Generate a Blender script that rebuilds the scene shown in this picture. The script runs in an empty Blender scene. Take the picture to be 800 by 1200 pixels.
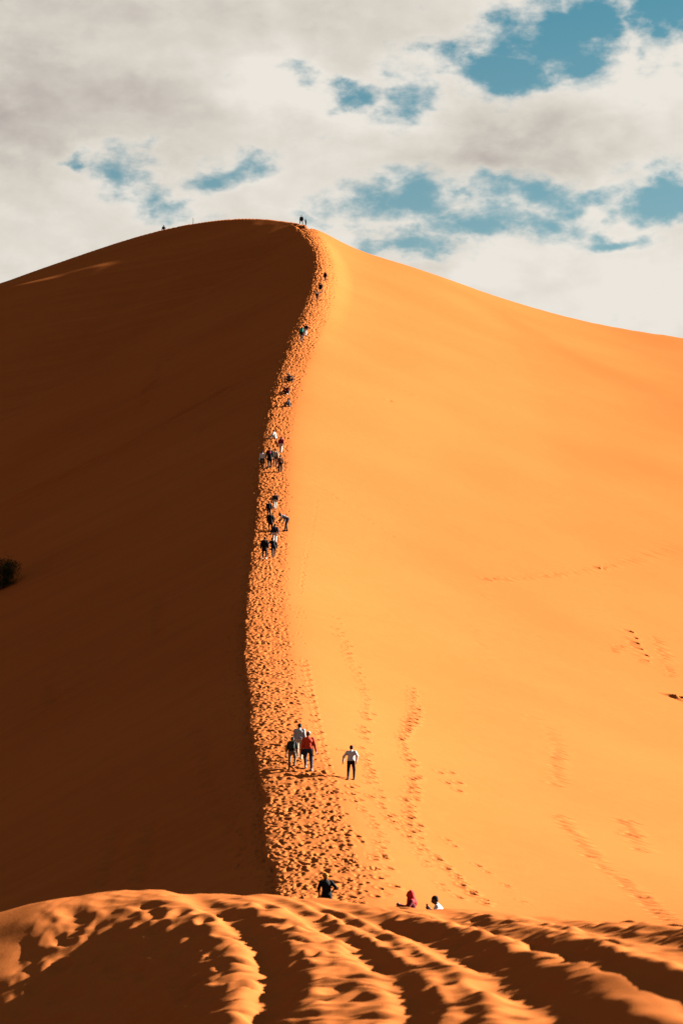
import bpy, math, random
import numpy as np
from mathutils import Vector

rng = np.random.default_rng(7)
random.seed(7)
scene = bpy.context.scene
COL = scene.collection

# ------------------------------------------------------------------ camera
W, H, F = 800.0, 1200.0, 2800.0
PITCH = math.atan(400.0 / F)
cam_d = bpy.data.cameras.new('camera')
cam = bpy.data.objects.new('camera', cam_d)
COL.objects.link(cam)
cam_d.sensor_fit = 'VERTICAL'
cam_d.sensor_height = 36.0
cam_d.lens = F / H * 36.0
cam_d.clip_start = 0.1
cam_d.clip_end = 20000
cam.location = (0, 0, 0)
cam.rotation_euler = (math.pi / 2 + PITCH, 0, 0)
cam_d.dof.use_dof = True
cam_d.dof.focus_distance = 150.0
cam_d.dof.aperture_fstop = 3.2
scene.camera = cam

# ------------------------------------------------------------------ light
SUN_EL, SUN_AZ = math.radians(23.0), math.radians(25.0)     # azimuth measured from +X towards +Y
sdir = Vector((math.cos(SUN_EL) * math.cos(SUN_AZ), math.cos(SUN_EL) * math.sin(SUN_AZ), math.sin(SUN_EL)))
sd = bpy.data.lights.new('sun', 'SUN')
sd.energy = 5.0
sd.angle = math.radians(0.5)
sd.color = (1.0, 0.985, 0.92)
so = bpy.data.objects.new('sun', sd)
COL.objects.link(so)
so.rotation_euler = (-sdir).to_track_quat('-Z', 'Y').to_euler()

scene.view_settings.view_transform = 'Standard'
scene.view_settings.look = 'None'
scene.view_settings.gamma = 1.0
scene.view_settings.exposure = 4.0
EXPO = 2.0 ** scene.view_settings.exposure


# ------------------------------------------------------------------ node helper
class NT:
    def __init__(s, tree):
        s.t = tree

    def n(s, kind, **kw):
        nd = s.t.nodes.new(kind)
        for k, v in kw.items():
            setattr(nd, k, v)
        return nd

    def put(s, sock, v):
        if hasattr(v, 'is_output'):
            s.t.links.new(v, sock)
        else:
            sock.default_value = v

    def m(s, op, a, b=None, c=None, clamp=False):
        nd = s.n('ShaderNodeMath', operation=op, use_clamp=clamp)
        s.put(nd.inputs[0], a)
        if b is not None:
            s.put(nd.inputs[1], b)
        if c is not None:
            s.put(nd.inputs[2], c)
        return nd.outputs[0]

    def v(s, op, a, b):
        nd = s.n('ShaderNodeVectorMath', operation=op)
        s.put(nd.inputs[0], a)
        s.put(nd.inputs[1], b)
        return nd.outputs[0]

    def noise(s, vec, scale, detail=6.0, rough=0.55, dist=0.0, out=0):
        nd = s.n('ShaderNodeTexNoise')
        s.put(nd.inputs['Vector'], vec)
        nd.inputs['Scale'].default_value = scale
        nd.inputs['Detail'].default_value = detail
        nd.inputs['Roughness'].default_value = rough
        nd.inputs['Distortion'].default_value = dist
        return nd.outputs[out]

    def ramp(s, x, a, b, lo=0.0, hi=1.0, smooth=True):
        nd = s.n('ShaderNodeMapRange')
        nd.interpolation_type = 'SMOOTHSTEP' if smooth else 'LINEAR'
        s.put(nd.inputs[0], x)
        nd.inputs[1].default_value = a
        nd.inputs[2].default_value = b
        nd.inputs[3].default_value = lo
        nd.inputs[4].default_value = hi
        return nd.outputs[0]

    def mix(s, f, a, b):
        nd = s.n('ShaderNodeMix', data_type='RGBA')
        s.put(nd.inputs[0], f)
        for i, c in ((6, a), (7, b)):
            if hasattr(c, 'is_output'):
                s.t.links.new(c, nd.inputs[i])
            else:
                nd.inputs[i].default_value = (c[0], c[1], c[2], 1)
        return nd.outputs[2]


def px_az_el(px, py):
    """pixel of the photograph -> azimuth / elevation in degrees"""
    el0 = math.tan(PITCH + math.atan((600 - py) / F))
    a = (px - 400) / F * (math.cos(PITCH) + el0 * math.sin(PITCH))
    az = math.atan2(a, 1.0)
    el = math.atan2(el0, math.hypot(1, a))
    return math.degrees(az), math.degrees(el)


# ------------------------------------------------------------------ sky with broken cloud
def build_world():
    w = bpy.data.worlds.new('World')
    scene.world = w
    w.use_nodes = True
    w.cycles.sampling_method = 'MANUAL'
    w.cycles.sample_map_resolution = 256
    t = w.node_tree
    t.nodes.clear()
    N = NT(t)
    out = N.n('ShaderNodeOutputWorld')
    bg = N.n('ShaderNodeBackground')
    t.links.new(bg.outputs[0], out.inputs[0])
    STR = 0.1
    bg.inputs['Strength'].default_value = STR
    K = 1.0 / (STR * EXPO)                    # picture value -> emitted colour
    sky = N.n('ShaderNodeTexSky', sky_type='NISHITA')
    sky.sun_disc = False
    sky.sun_elevation = SUN_EL
    sky.sun_rotation = math.pi / 2 - SUN_AZ
    sky.air_density = 1.0
    sky.dust_density = 0.4
    sky.ozone_density = 2.0
    skc = N.n('ShaderNodeMix', data_type='RGBA', blend_type='MULTIPLY')
    skc.inputs[0].default_value = 1.0
    t.links.new(sky.outputs[0], skc.inputs[6])
    skc.inputs[7].default_value = (SKY_TINT[0], SKY_TINT[1], SKY_TINT[2], 1)
    tc = N.n('ShaderNodeTexCoord')
    d = tc.outputs['Generated']
    sp = N.n('ShaderNodeSeparateXYZ')
    t.links.new(d, sp.inputs[0])
    az = N.m('MULTIPLY', N.m('ARCTAN2', sp.outputs[0], sp.outputs[1]), 57.29578)
    el = N.m('MULTIPLY', N.m('ARCSINE', sp.outputs[2]), 57.29578)
    q = N.v('MULTIPLY', d, (1.0, 1.0, 1.7))
    # ragged edges: two scales of domain warp
    wn = N.noise(q, 26.0, 6.0, 0.55, 0.0, out=1)
    ws = N.n('ShaderNodeSeparateXYZ')
    t.links.new(wn, ws.inputs[0])
    azw = N.m('ADD', az, N.m('MULTIPLY', N.m('SUBTRACT', ws.outputs[0], 0.5), 4.2))
    elw = N.m('ADD', el, N.m('MULTIPLY', N.m('SUBTRACT', ws.outputs[1], 0.5), 2.6))

    def blobs(lst):
        acc = None
        for (px, py, rx, ry, amp) in lst:
            a0, e0 = px_az_el(px, py)
            ra, re = rx / F * 57.3, ry / F * 57.3
            u = N.m('DIVIDE', N.m('SUBTRACT', azw, a0), ra)
            v = N.m('DIVIDE', N.m('SUBTRACT', elw, e0), re)
            r = N.m('ADD', N.m('MULTIPLY', u, u), N.m('MULTIPLY', v, v))
            k = N.m('MULTIPLY', N.m('EXPONENT', N.m('MULTIPLY', r, -0.8)), amp)
            acc = k if acc is None else N.m('MAXIMUM', acc, k)
        return acc
    holes = blobs([(640, 45, 85, 55, 1.15), (595, 84, 62, 30, 1.05), (690, 30, 60, 50, 1.1), (775, 22, 45, 34, 1.0),
                   (505, 105, 36, 42, .80), (425, 94, 50, 15, .74), (98, 200, 22, 14, .74), (148, 222, 44, 30, .72),
                   (250, 204, 54, 24, .80), (195, 248, 40, 17, .74),
                   (478, 243, 92, 32, .88), (550, 264, 100, 27, .96), (470, 284, 84, 20, .96), (630, 238, 72, 26, .86),
                   (785, 226, 64, 30, 1.0), (705, 234, 50, 17, .76), (715, 278, 58, 16, .90), (420, 288, 44, 14, .80),
                   (380, 262, 50, 14, .56), (170, 190, 60, 14, .50)])
    lo = N.noise(q, 7.0, 3.0, 0.5)
    gen = N.ramp(lo, 0.50, 0.62, 0.0, 1.0)
    inaz = N.ramp(N.m('ABSOLUTE', az), 9.0, 14.0, 0.0, 1.0)
    inel = N.ramp(el, 20.5, 25.0, 0.0, 1.0)
    gen = N.m('MULTIPLY', gen, N.m('MAXIMUM', inaz, inel))
    hole = N.m('MAXIMUM', holes, gen)
    fb = N.noise(q, 48.0, 9.0, 0.58, 0.0)
    dens = N.m('ADD', N.m('SUBTRACT', 0.50, hole), N.m('MULTIPLY', N.m('SUBTRACT', fb, 0.5), 1.7))
    alpha = N.ramp(dens, -0.40, 0.28, 0.0, 1.0)
    # cloud body: light from the upper right gives relief, thick parts go grey
    qo = N.v('ADD', q, (0.006, 0.0, 0.010))
    big = N.noise(q, 16.0, 7.0, 0.5, 0.0)
    bigo = N.noise(qo, 16.0, 7.0, 0.5, 0.0)
    rel = N.m('MULTIPLY', N.m('SUBTRACT', big, bigo), 0.7)
    dark = blobs([(10, 150, 190, 120, .55), (600, 190, 120, 40, .45), (80, 20, 250, 60, .30), (330, 15, 160, 35, .22),
                  (520, 320, 70, 30, .25), (700, 160, 60, 40, .28), (440, 40, 70, 40, .2)])
    lite = blobs([(325, 95, 60, 34, .45), (40, 235, 150, 60, .40), (775, 100, 60, 50, .40), (600, 320, 60, 24, .35),
                  (440, 120, 70, 40, .22), (760, 350, 100, 40, .35), (720, 80, 40, 20, .3), (690, 275, 60, 16, .3)])
    edge = N.ramp(dens, 0.0, 0.55, 0.26, 0.0)
    fbo = N.noise(N.v('ADD', q, (0.0045, 0.0, 0.007)), 48.0, 7.0, 0.58, 0.0)
    rel = N.m('ADD', rel, N.m('MULTIPLY', N.m('SUBTRACT', fb, fbo), 0.40))
    sh = N.m('ADD', N.m('ADD', N.m('ADD', 0.70, edge), rel), N.m('SUBTRACT', lite, dark))
    sh = N.m('ADD', sh, N.m('MULTIPLY', N.m('SUBTRACT', fb, 0.5), 0.42))
    sh = N.m('ADD', sh, N.m('MULTIPLY', N.m('SUBTRACT', big, 0.5), 0.5), clamp=True)
    cr = N.n('ShaderNodeValToRGB')
    t.links.new(sh, cr.inputs[0])
    e = cr.color_ramp.elements
    def lin(c):
        return tuple(((x / 255 + .055) / 1.055) ** 2.4 * K for x in c) + (1,)
    e[0].position, e[0].color = 0.0, lin((172, 163, 157))
    e[1].position, e[1].color = 1.0, lin((236, 230, 220))
    m = cr.color_ramp.elements.new(0.5)
    m.color = lin((214, 207, 196))
    # thin high veil, thicker towards the horizon, pales the blue low down
    veil = N.ramp(el, 10.0, 20.0, 0.30, 0.0, smooth=False)
    blue = N.mix(veil, skc.outputs[2], lin((222, 215, 203)))
    col = N.mix(alpha, blue, cr.outputs[0])
    t.links.new(col, bg.inputs['Color'])


SKY_TINT = tuple(4.29 / EXPO * c for c in (0.13, 0.24, 0.20))
build_world()


# ------------------------------------------------------------------ maths helpers
def spline(xs, ys):
    xs, ys = np.asarray(xs, float), np.asarray(ys, float)
    n = len(xs)
    h = np.diff(xs)
    A = np.zeros((n, n)); b = np.zeros(n)
    A[0, 0] = A[-1, -1] = 1
    for i in range(1, n - 1):
        A[i, i - 1], A[i, i], A[i, i + 1] = h[i - 1], 2 * (h[i - 1] + h[i]), h[i]
        b[i] = 3 * ((ys[i + 1] - ys[i]) / h[i] - (ys[i] - ys[i - 1]) / h[i - 1])
    c = np.linalg.solve(A, b)
    bb = (ys[1:] - ys[:-1]) / h - h * (2 * c[:-1] + c[1:]) / 3
    dd = (c[1:] - c[:-1]) / (3 * h)
    def f(x):
        x = np.asarray(x, float)
        xc = np.clip(x, xs[0], xs[-1])
        i = np.clip(np.searchsorted(xs, xc) - 1, 0, n - 2)
        t = xc - xs[i]
        r = ys[i] + bb[i] * t + c[i] * t * t + dd[i] * t ** 3
        s1 = bb[-1] + 2 * c[-2] * h[-1] + 3 * dd[-1] * h[-1] ** 2
        return r + np.where(x < xs[0], (x - xs[0]) * bb[0], 0) + np.where(x > xs[-1], (x - xs[-1]) * s1, 0)
    return f


def sstep(a, b, x):
    t = np.clip((np.asarray(x, float) - a) / (b - a), 0, 1)
    return t * t * (3 - 2 * t)


def softplus(x, k):
    """smooth max(x,0) with rounding length k"""
    return 0.5 * (x + np.sqrt(x * x + k * k)) - 0.0


def smax(a, b, k):
    return b + softplus(a - b, k)


_G = rng.normal(size=(256, 256, 2))
_G /= np.linalg.norm(_G, axis=2, keepdims=True)


def perlin(x, y):
    x, y = np.broadcast_arrays(np.asarray(x, float), np.asarray(y, float))
    xi, yi = np.floor(x).astype(int), np.floor(y).astype(int)
    xf, yf = x - xi, y - yi
    u, v = xf ** 3 * (xf * (xf * 6 - 15) + 10), yf ** 3 * (yf * (yf * 6 - 15) + 10)
    def g(i, j):
        gr = _G[(xi + i) & 255, (yi + j) & 255]
        return gr[..., 0] * (xf - i) + gr[..., 1] * (yf - j)
    a = g(0, 0) * (1 - u) + g(1, 0) * u
    b = g(0, 1) * (1 - u) + g(1, 1) * u
    return (a * (1 - v) + b * v) * 1.5


def fbm(x, y, o=4, r=0.5):
    s, a = 0, 1.0
    for k in range(o):
        s = s + a * perlin(x * 2 ** k + 17.3 * k, y * 2 ** k - 9.1 * k)
        a *= r
    return s


def ray(px, py):
    """pixel -> (x/Y, z/Y)"""
    e = np.tan(PITCH + np.arctan((600 - np.asarray(py, float)) / F))
    a = (np.asarray(px, float) - 400) / F * (math.cos(PITCH) + e * math.sin(PITCH))
    return a, e


def project(x, y, z):
    d = y * math.cos(PITCH) + z * math.sin(PITCH)
    v = z * math.cos(PITCH) - y * math.sin(PITCH)
    return 400 + F * x / d, 600 - F * v / d


# ------------------------------------------------------------------ the big dune
FLOOR = -4.4
YR0 = 372.0
zc = spline([60, 86, 106, 140, 175, 207, 267, 330, 372], [-7.0, -2.6, 2.9, 12.0, 21.8, 33.5, 58.0, 83.4, 99.0])
# silhouette of the ridge: pixel, and how far away the ridge line runs there
SIL = [(-300, 440, 540), (-100, 375, 480), (0, 333, 450), (40, 318, 440), (80, 304, 429), (130, 287, 417), (180, 272, 405), (220, 263, 396),
       (260, 257.5, 388), (300, 256, 381), (340, 260, 375), (370, 267, 372), (400, 283, 372), (450, 306, 374), (520, 329, 377),
       (600, 353, 381), (700, 379, 387), (800, 395, 394), (1000, 425, 410), (1400, 480, 430)]
_a, _e = ray([s[0] for s in SIL], [s[1] for s in SIL])
_Y = np.array([s[2] for s in SIL], float)
yr_f = spline(_a * _Y, _Y)
zr_f = spline(_a * _Y, _e * _Y)

_ys = np.linspace(60, YR0, 1500)
_py = project(0 * _ys, _ys, zc(_ys))[1]
CREST = [(1060, 325), (1040, 321), (1000, 314), (960, 309), (900, 300), (850, 294), (800, 289), (760, 287), (720, 288), (690, 290),
         (640, 296), (600, 300), (560, 303), (500, 311), (460, 320), (430, 329), (400, 341), (380, 350), (350, 363), (330, 370), (310, 372.5),
         (295, 371), (280, 362), (268, 352)]
RIGHT = [(1060, 428), (1000, 408), (950, 392), (900, 372), (870, 356), (800, 342), (720, 331), (650, 331), (560, 334), (480, 341),
         (420, 359), (370, 379), (330, 390), (310, 391), (295, 388), (280, 380), (268, 368)]
def tab(t, p):
    t = sorted(t)
    return spline([a for a, b in t], [b for a, b in t])(np.clip(p, t[0][0], t[-1][0]))
_e2 = zc(_ys) / _ys
_k = (math.cos(PITCH) + _e2 * math.sin(PITCH)) / F
_xc = (tab(CREST, _py) - 400) * _k * _ys
_xw = (tab(RIGHT, _py) - 400) * _k * _ys - _xc
ker = np.hanning(41); ker /= ker.sum()
def smooth1(v):
    p = np.concatenate([np.full(20, v[0]), v, np.full(20, v[-1])])
    return np.convolve(p, ker, 'valid')
_xc, _xw = smooth1(_xc), smooth1(_xw)
_xs = _xc.copy()
_xc = _xc + 0.16 * perlin(_ys / 3.1, 0.5) + 0.09 * perlin(_ys / 1.1, 7.5)
def xc(y): return np.interp(y, _ys, _xc)
def xs(y): return np.interp(y, _ys, _xs)
def wp(y): return np.interp(y, _ys, _xw)


# the brink: up the crest, then round to the left and away along the skyline
_by = np.concatenate([np.arange(62, 366, 2.0), [369.0]])
_bx, _bz = xc(_by), zc(_by)
# below the left skyline a brow slopes just steeply enough to stay in shade; its lower edge catches the light,
# and only there the slip face starts
_te, _cs, _sn = math.tan(SUN_EL), math.cos(SUN_AZ), math.sin(SUN_AZ)
_gx = np.linspace(-170, 40, 1600)
_rc, _rq, _rz = _gx * _sn - yr_f(_gx) * _cs, _gx * _cs + yr_f(_gx) * _sn, zr_f(_gx)


def graze(x, y):
    """the surface that the sun just skims past the skyline"""
    c, q = x * _sn - y * _cs, x * _cs + y * _sn
    return np.interp(c, _rc, _rz) - _te * np.maximum(np.interp(c, _rc, _rq) - q, 0)


def brow_point(px, py):
    a, e = ray(px, py)
    Y = np.linspace(480, 320, 8000)
    d = e * Y - graze(a * Y, Y)
    ok = (Y < yr_f(a * Y) - 0.4)
    i = int(np.argmax(ok & (d > 0)))
    return float(a * Y[i]), float(Y[i])


_bw = [brow_point(px, py) for px, py in [(335, 263), (300, 265), (270, 269), (240, 277), (205, 288.5), (160, 302), (120, 313), (80, 323.5), (40, 334), (0, 345), (-60, 365)]]
_bw.append((_bw[-1][0] - 25, _bw[-1][1] + 30))
_bw.append((_bw[-1][0] - 40, _bw[-1][1] + 50))
brow_f = spline([p[0] for p in _bw[::-1]], [p[1] for p in _bw[::-1]])
_lx = np.concatenate([np.arange(-8, -70, -2.5), np.arange(-70, -135, -8.0)])
def brow_y(x): return np.minimum(brow_f(x), yr_f(x) - 0.2)


def brow(x, y):
    e = y - brow_y(x)
    b = yr_f(x) - y
    lip = (1.35 - 1.35 * np.exp(-np.clip(-23 - x, 0, 60) / 30.0) + 0.12 * perlin(x / 6.0, y / 6.0) * sstep(-24, -30, x)) * sstep(-110, -75, x) * np.exp(-(e / np.where(e > 0, 6.0, 4.0)) ** 2)
    dl = -0.10 + 0.60 * sstep(-13, -24, x) + 0.13 * perlin(x / 3.0, y / 5.0) * sstep(-30, -20, x)
    return graze(x, y) - dl * (1 - np.exp(-(np.maximum(b, 0) / 5.0) ** 2)) + lip


BR = np.concatenate([np.stack([_bx, _by, _bz], -1), np.stack([_lx, brow_y(_lx), brow(_lx, brow_y(_lx))], -1)])
SLIP = 0.625


def slip_face(x, y):
    """sand lying at its angle of repose below the brink"""
    sh = x.shape
    x, y = x.ravel(), y.ravel()
    out = np.full(x.shape, -1e9)
    for a, b in zip(BR[:-1], BR[1:]):
        d = b[:2] - a[:2]
        l = np.hypot(*d)
        d = d / l
        m = np.clip((b[2] - a[2]) / l, -0.95 * SLIP, 0.95 * SLIP)
        t0 = (x - a[0]) * d[0] + (y - a[1]) * d[1]
        h = np.abs((x - a[0]) * d[1] - (y - a[1]) * d[0])
        t = np.clip(t0 + m * h / math.sqrt(SLIP * SLIP - m * m), 0, l)
        out = np.maximum(out, a[2] + m * t - SLIP * np.hypot(t - t0, h))
    return out.reshape(sh)


CREASE = [(415, 282), (430, 288), (500, 318), (560, 350), (630, 388), (700, 425), (760, 452), (800, 470)]


def dune(x, y, crease=True):
    """height of the sand, without footprints"""
    x, y = np.broadcast_arrays(np.asarray(x, float), np.asarray(y, float))
    yr = np.clip(yr_f(np.clip(x, -140, 160)), 300, 600)
    zr = zr_f(np.clip(x, -90, 130))
    zr = zr - 0.30 * softplus(-90 - x, 8) - 0.25 * softplus(x - 130, 8)
    yw = YR0 + (yr - YR0) * sstep(-2, 25, x)
    V = np.minimum(y * YR0 / yw, YR0)
    u = x - xs(V)
    u = u + (xs(V) - xc(V)) * np.exp(-np.maximum(u, 0) / 1.2)
    z0 = zc(np.maximum(V, 70)) - 0.22 * np.maximum(70 - V, 0)
    wdt = wp(V)
    # right: trodden shoulder, steep flank, then a long concave apron
    r1 = 0.03 * np.maximum(u, 0)
    r2 = 0.43 * (softplus(u - wdt - 0.3, 1.3))
    k1 = 9.0 + 0.06 * (V - 90)
    r3 = -0.22 * softplus(u - k1, 7.0)
    w = np.clip((V - 190.0) / (YR0 - 190.0), 0, 1)
    wr = w * w * (3 - 2 * w)
    z = z0 - (1 - wr) * (r1 + r2 + r3) - wr * (zc(YR0) - zr) * sstep(-0.5, 5, u) - wr * (r1 + r2) * (1 - sstep(0.5, 5, u))
    # behind the ridge the ground drops away
    s = np.maximum(y - yr, 0)
    drop = 0.5 * (np.sqrt(s * s + 36.0) - 6.0)
    z = np.where((y > yr) & (x < -5.5), zr, z) - drop
    # left: slip face
    lf = ((y <= YR0) & (x < xc(np.clip(y, 60, YR0)) - 0.0)) | ((x < -6.0) & (y < yr) & (y > YR0 - 0.01))
    if lf.any():
        zs = slip_face(x[lf], y[lf])
        z = np.array(z, ndmin=0)
        z[lf] = zs
        xb = np.clip(x, -130, -6.0)
        yb = brow_y(xb)
        bw = lf & (x < -7.0) & (y > yb)
        z[bw] = brow(x[bw], y[bw])
    am = sstep(3, 25, np.abs(u))
    z = z + am * 0.10 * perlin(x / 17.0, y / 41.0) * sstep(25, 55, np.abs(y - yr))
    if crease:
        yk = crease_y(np.clip(x, crease_x0, 80))
        ck = sstep(crease_x0, crease_x0 + 10, x) * sstep(110, 60, x)
        e = y - yk
        z = z + ck * 0.28 * np.exp(-(e / np.where(e > 0, 22.0, 12.0)) ** 2)
    fl = FLOOR + 0.9 * sstep(-10, 14, x) + 0.25 * perlin(x / 30.0, y / 30.0)
    return smax(z, fl, 2.2)


def hit(px, py, f=None, y0=62.0, y1=420.0, n=3000):
    """where the sight line of a pixel meets the sand"""
    f = f or dune
    a, e = ray(px, py)
    Y = np.geomspace(y0, y1, n)
    d = f(a * Y, Y) - e * Y
    i = np.argmax(d > 0)
    if d[i] <= 0:
        i = int(np.argmax(d))
        return float(a * Y[i]), float(Y[i])
    lo, hi = Y[max(i - 1, 0)], Y[i]
    for _ in range(25):
        mid = 0.5 * (lo + hi)
        if float(f(np.array(a * mid), np.array(mid))) - e * mid > 0:
            hi = mid
        else:
            lo = mid
    return float(a * hi), float(hi)


_kp = [hit(a, b, lambda x, y: dune(x, y, False)) for a, b in CREASE]
crease_x0 = _kp[0][0]
crease_y = spline([p[0] for p in _kp], [p[1] for p in _kp])


# ------------------------------------------------------------------ materials
def new_mat(name):
    m = bpy.data.materials.new(name)
    m.use_nodes = True
    t = m.node_tree
    return m, NT(t), t.nodes['Principled BSDF']


SAND = (0.119, 0.0335, 0.0085)


def sand_mat(name, bump_far=1.0, slides=False):
    m, N, p = new_mat(name)
    tc = N.n('ShaderNodeTexCoord')
    o = tc.outputs['Object']
    a = N.noise(o, 0.05, 5, 0.5)
    b = N.noise(o, 1.3, 6, 0.6)
    g = N.noise(o, 45.0, 3, 0.7)
    f = N.m('ADD', N.m('MULTIPLY', a, 0.6), N.m('ADD', N.m('MULTIPLY', b, 0.25), N.m('MULTIPLY', g, 0.15)))
    f = N.ramp(f, 0.32, 0.68, 0, 1)
    c = N.mix(f, tuple(x * y for x, y in zip(SAND, (0.95, 0.92, 0.90))), tuple(x * y for x, y in zip(SAND, (1.05, 1.07, 1.09))))
    if slides:
        # tongues of slid sand: coarse grains sorted along the fall line
        ms = N.n('ShaderNodeMapping')
        N.t.links.new(o, ms.inputs['Vector'])
        ms.inputs['Rotation'].default_value = (0, 0, math.radians(-36))
        ms.inputs['Scale'].default_value = (0.055, 1.0, 0.055)
        st = N.noise(ms.outputs[0], 0.55, 6, 0.62, 0.3)
        md = N.n('ShaderNodeMapping')
        N.t.links.new(o, md.inputs['Vector'])
        md.inputs['Rotation'].default_value = (0, 0, math.radians(-52))
        md.inputs['Scale'].default_value = (0.10, 1.0, 0.10)
        s2 = N.noise(md.outputs[0], 1.5, 4, 0.6, 0.2)
        k = N.m('ADD', N.ramp(st, 0.34, 0.66, 0.955, 1.03), N.ramp(s2, 0.35, 0.65, -0.015, 0.015))
        mm = N.n('ShaderNodeMix', data_type='RGBA', blend_type='MULTIPLY')
        mm.inputs[0].default_value = 1.0
        N.t.links.new(c, mm.inputs[6])
        cmb = N.n('ShaderNodeCombineColor')
        for q in range(3):
            N.t.links.new(k, cmb.inputs[q])
        N.t.links.new(cmb.outputs[0], mm.inputs[7])
        c = mm.outputs[2]
    N.t.links.new(c, p.inputs['Base Color'])
    p.inputs['Roughness'].default_value = 1.0
    p.inputs['Specular IOR Level'].default_value = 0.0
    # wind ripples and grain
    mp = N.n('ShaderNodeMapping')
    N.t.links.new(o, mp.inputs['Vector'])
    mp.inputs['Rotation'].default_value = (0, 0, math.radians(25))
    mp.inputs['Scale'].default_value = (1.0, 0.28, 1.0)
    rp = N.noise(mp.outputs[0], 5.5, 4, 0.55, 0.6)
    hb = N.m('ADD', N.m('MULTIPLY', rp, 0.009 * bump_far), N.m('MULTIPLY', g, 0.004))
    bp = N.n('ShaderNodeBump')
    bp.inputs['Strength'].default_value = 0.5
    bp.inputs['Distance'].default_value = 1.0
    N.t.links.new(hb, bp.inputs['Height'])
    N.t.links.new(bp.outputs[0], p.inputs['Normal'])
    return m


M_SAND = sand_mat('sand')
M_SAND_SLIP = sand_mat('sand_slip_face', 1.0, True)
M_SAND_NEAR = sand_mat('sand_near', 0.6)

_cloth = {}


def cloth(col, rough=0.85):
    key = (tuple(round(c, 4) for c in col), rough)
    if key in _cloth:
        return _cloth[key]
    m, N, p = new_mat('cloth')
    col = tuple(c * 0.42 for c in col)
    tc = N.n('ShaderNodeTexCoord')
    n = N.noise(tc.outputs['Object'], 9.0, 4, 0.6)
    f = N.ramp(n, 0.3, 0.7, 0, 1)
    c = N.mix(f, tuple(x * 0.8 for x in col), tuple(min(x * 1.15, 1) for x in col))
    N.t.links.new(c, p.inputs['Base Color'])
    p.inputs['Roughness'].default_value = rough
    p.inputs['Specular IOR Level'].default_value = 0.03
    bp = N.n('ShaderNodeBump')
    bp.inputs['Strength'].default_value = 0.4
    bp.inputs['Distance'].default_value = 0.03
    N.t.links.new(N.noise(tc.outputs['Object'], 14.0, 3, 0.5), bp.inputs['Height'])
    N.t.links.new(bp.outputs[0], p.inputs['Normal'])
    _cloth[key] = m
    return m


# ------------------------------------------------------------------ mesh helpers
def mesh_obj(name, verts, quads, mat, parent=None, smooth=True):
    me = bpy.data.meshes.new(name)
    verts = np.asarray(verts, np.float32)
    quads = np.asarray(quads, np.int32)
    k = quads.shape[1]
    me.vertices.add(len(verts))
    me.vertices.foreach_set('co', verts.ravel())
    me.loops.add(quads.size)
    me.loops.foreach_set('vertex_index', quads.ravel())
    me.polygons.add(len(quads))
    me.polygons.foreach_set('loop_start', np.arange(0, quads.size, k, dtype=np.int32))
    me.polygons.foreach_set('loop_total', np.full(len(quads), k, np.int32))
    me.update(calc_edges=True)
    me.polygons.foreach_set('use_smooth', np.full(len(quads), smooth, bool))
    me.materials.append(mat)
    o = bpy.data.objects.new(name, me)
    COL.objects.link(o)
    if parent is not None:
        o.parent = parent
    return o


def grid_obj(name, X, Y, Z, mat):
    r, c = X.shape
    v = np.stack([X, Y, Z], -1).reshape(-1, 3)
    i = np.arange(r * c).reshape(r, c)
    q = np.stack([i[:-1, :-1], i[:-1, 1:], i[1:, 1:], i[1:, :-1]], -1).reshape(-1, 4)
    return mesh_obj(name, v, q, mat)


def seg(a, b, n):
    return np.linspace(a, b, n, endpoint=False)


# ------------------------------------------------------------------ dune grid with footprints
rows = np.concatenate([seg(50, 80, 30), np.arange(80, 135, 0.072), np.arange(135, 205, 0.15), np.arange(205, 300, 0.22),
                       np.arange(300, 385, 0.36), np.arange(385, 460, 0.7), 460 + (np.linspace(0, 1, 45) ** 1.8) * 480])
left_u = -1.3 - np.concatenate([np.arange(0, 6, 0.3), np.arange(6, 20, 0.6), np.arange(20, 75, 0.9), 75 + np.geomspace(1, 380, 24)])[::-1]
path_u = np.arange(-1.3 + 0.055, 4.0, 0.055)
right_u = np.concatenate([np.arange(4.0, 12, 0.12), np.arange(12, 30, 0.33), 30 + np.geomspace(0.5, 400, 45)])
U = np.concatenate([left_u, path_u, right_u])
GY, GU = np.meshgrid(rows, U, indexing='ij')
GX = GU + xc(np.clip(GY, 60, YR0))
GZ = dune(GX, GY)
CX = xc(np.clip(rows, 60, YR0))
NL = len(left_u)
NP = NL + len(path_u)


def stamp(x, y, ang, lw, ll, depth, rim=0.35):
    """press one foot into the sand"""
    R = max(ll, lw) * 2.4
    i0, i1 = np.searchsorted(rows, [y - R, y + R])
    if i1 - i0 < 2:
        return
    u = x - xc(np.clip(y, 60, YR0))
    j0, j1 = np.searchsorted(U, [u - R, u + R])
    if j1 - j0 < 1:
        return
    dx = GX[i0:i1, j0:j1] - x
    dy = GY[i0:i1, j0:j1] - y
    ca, sa = math.cos(ang), math.sin(ang)
    p = (dx * ca + dy * sa) / lw
    q = (-dx * sa + dy * ca) / ll
    r2 = p * p + q * q
    GZ[i0:i1, j0:j1] += depth * (-np.exp(-r2 * 1.6) + rim * np.exp(-((np.sqrt(r2) - 1.35) / 0.45) ** 2))


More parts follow.
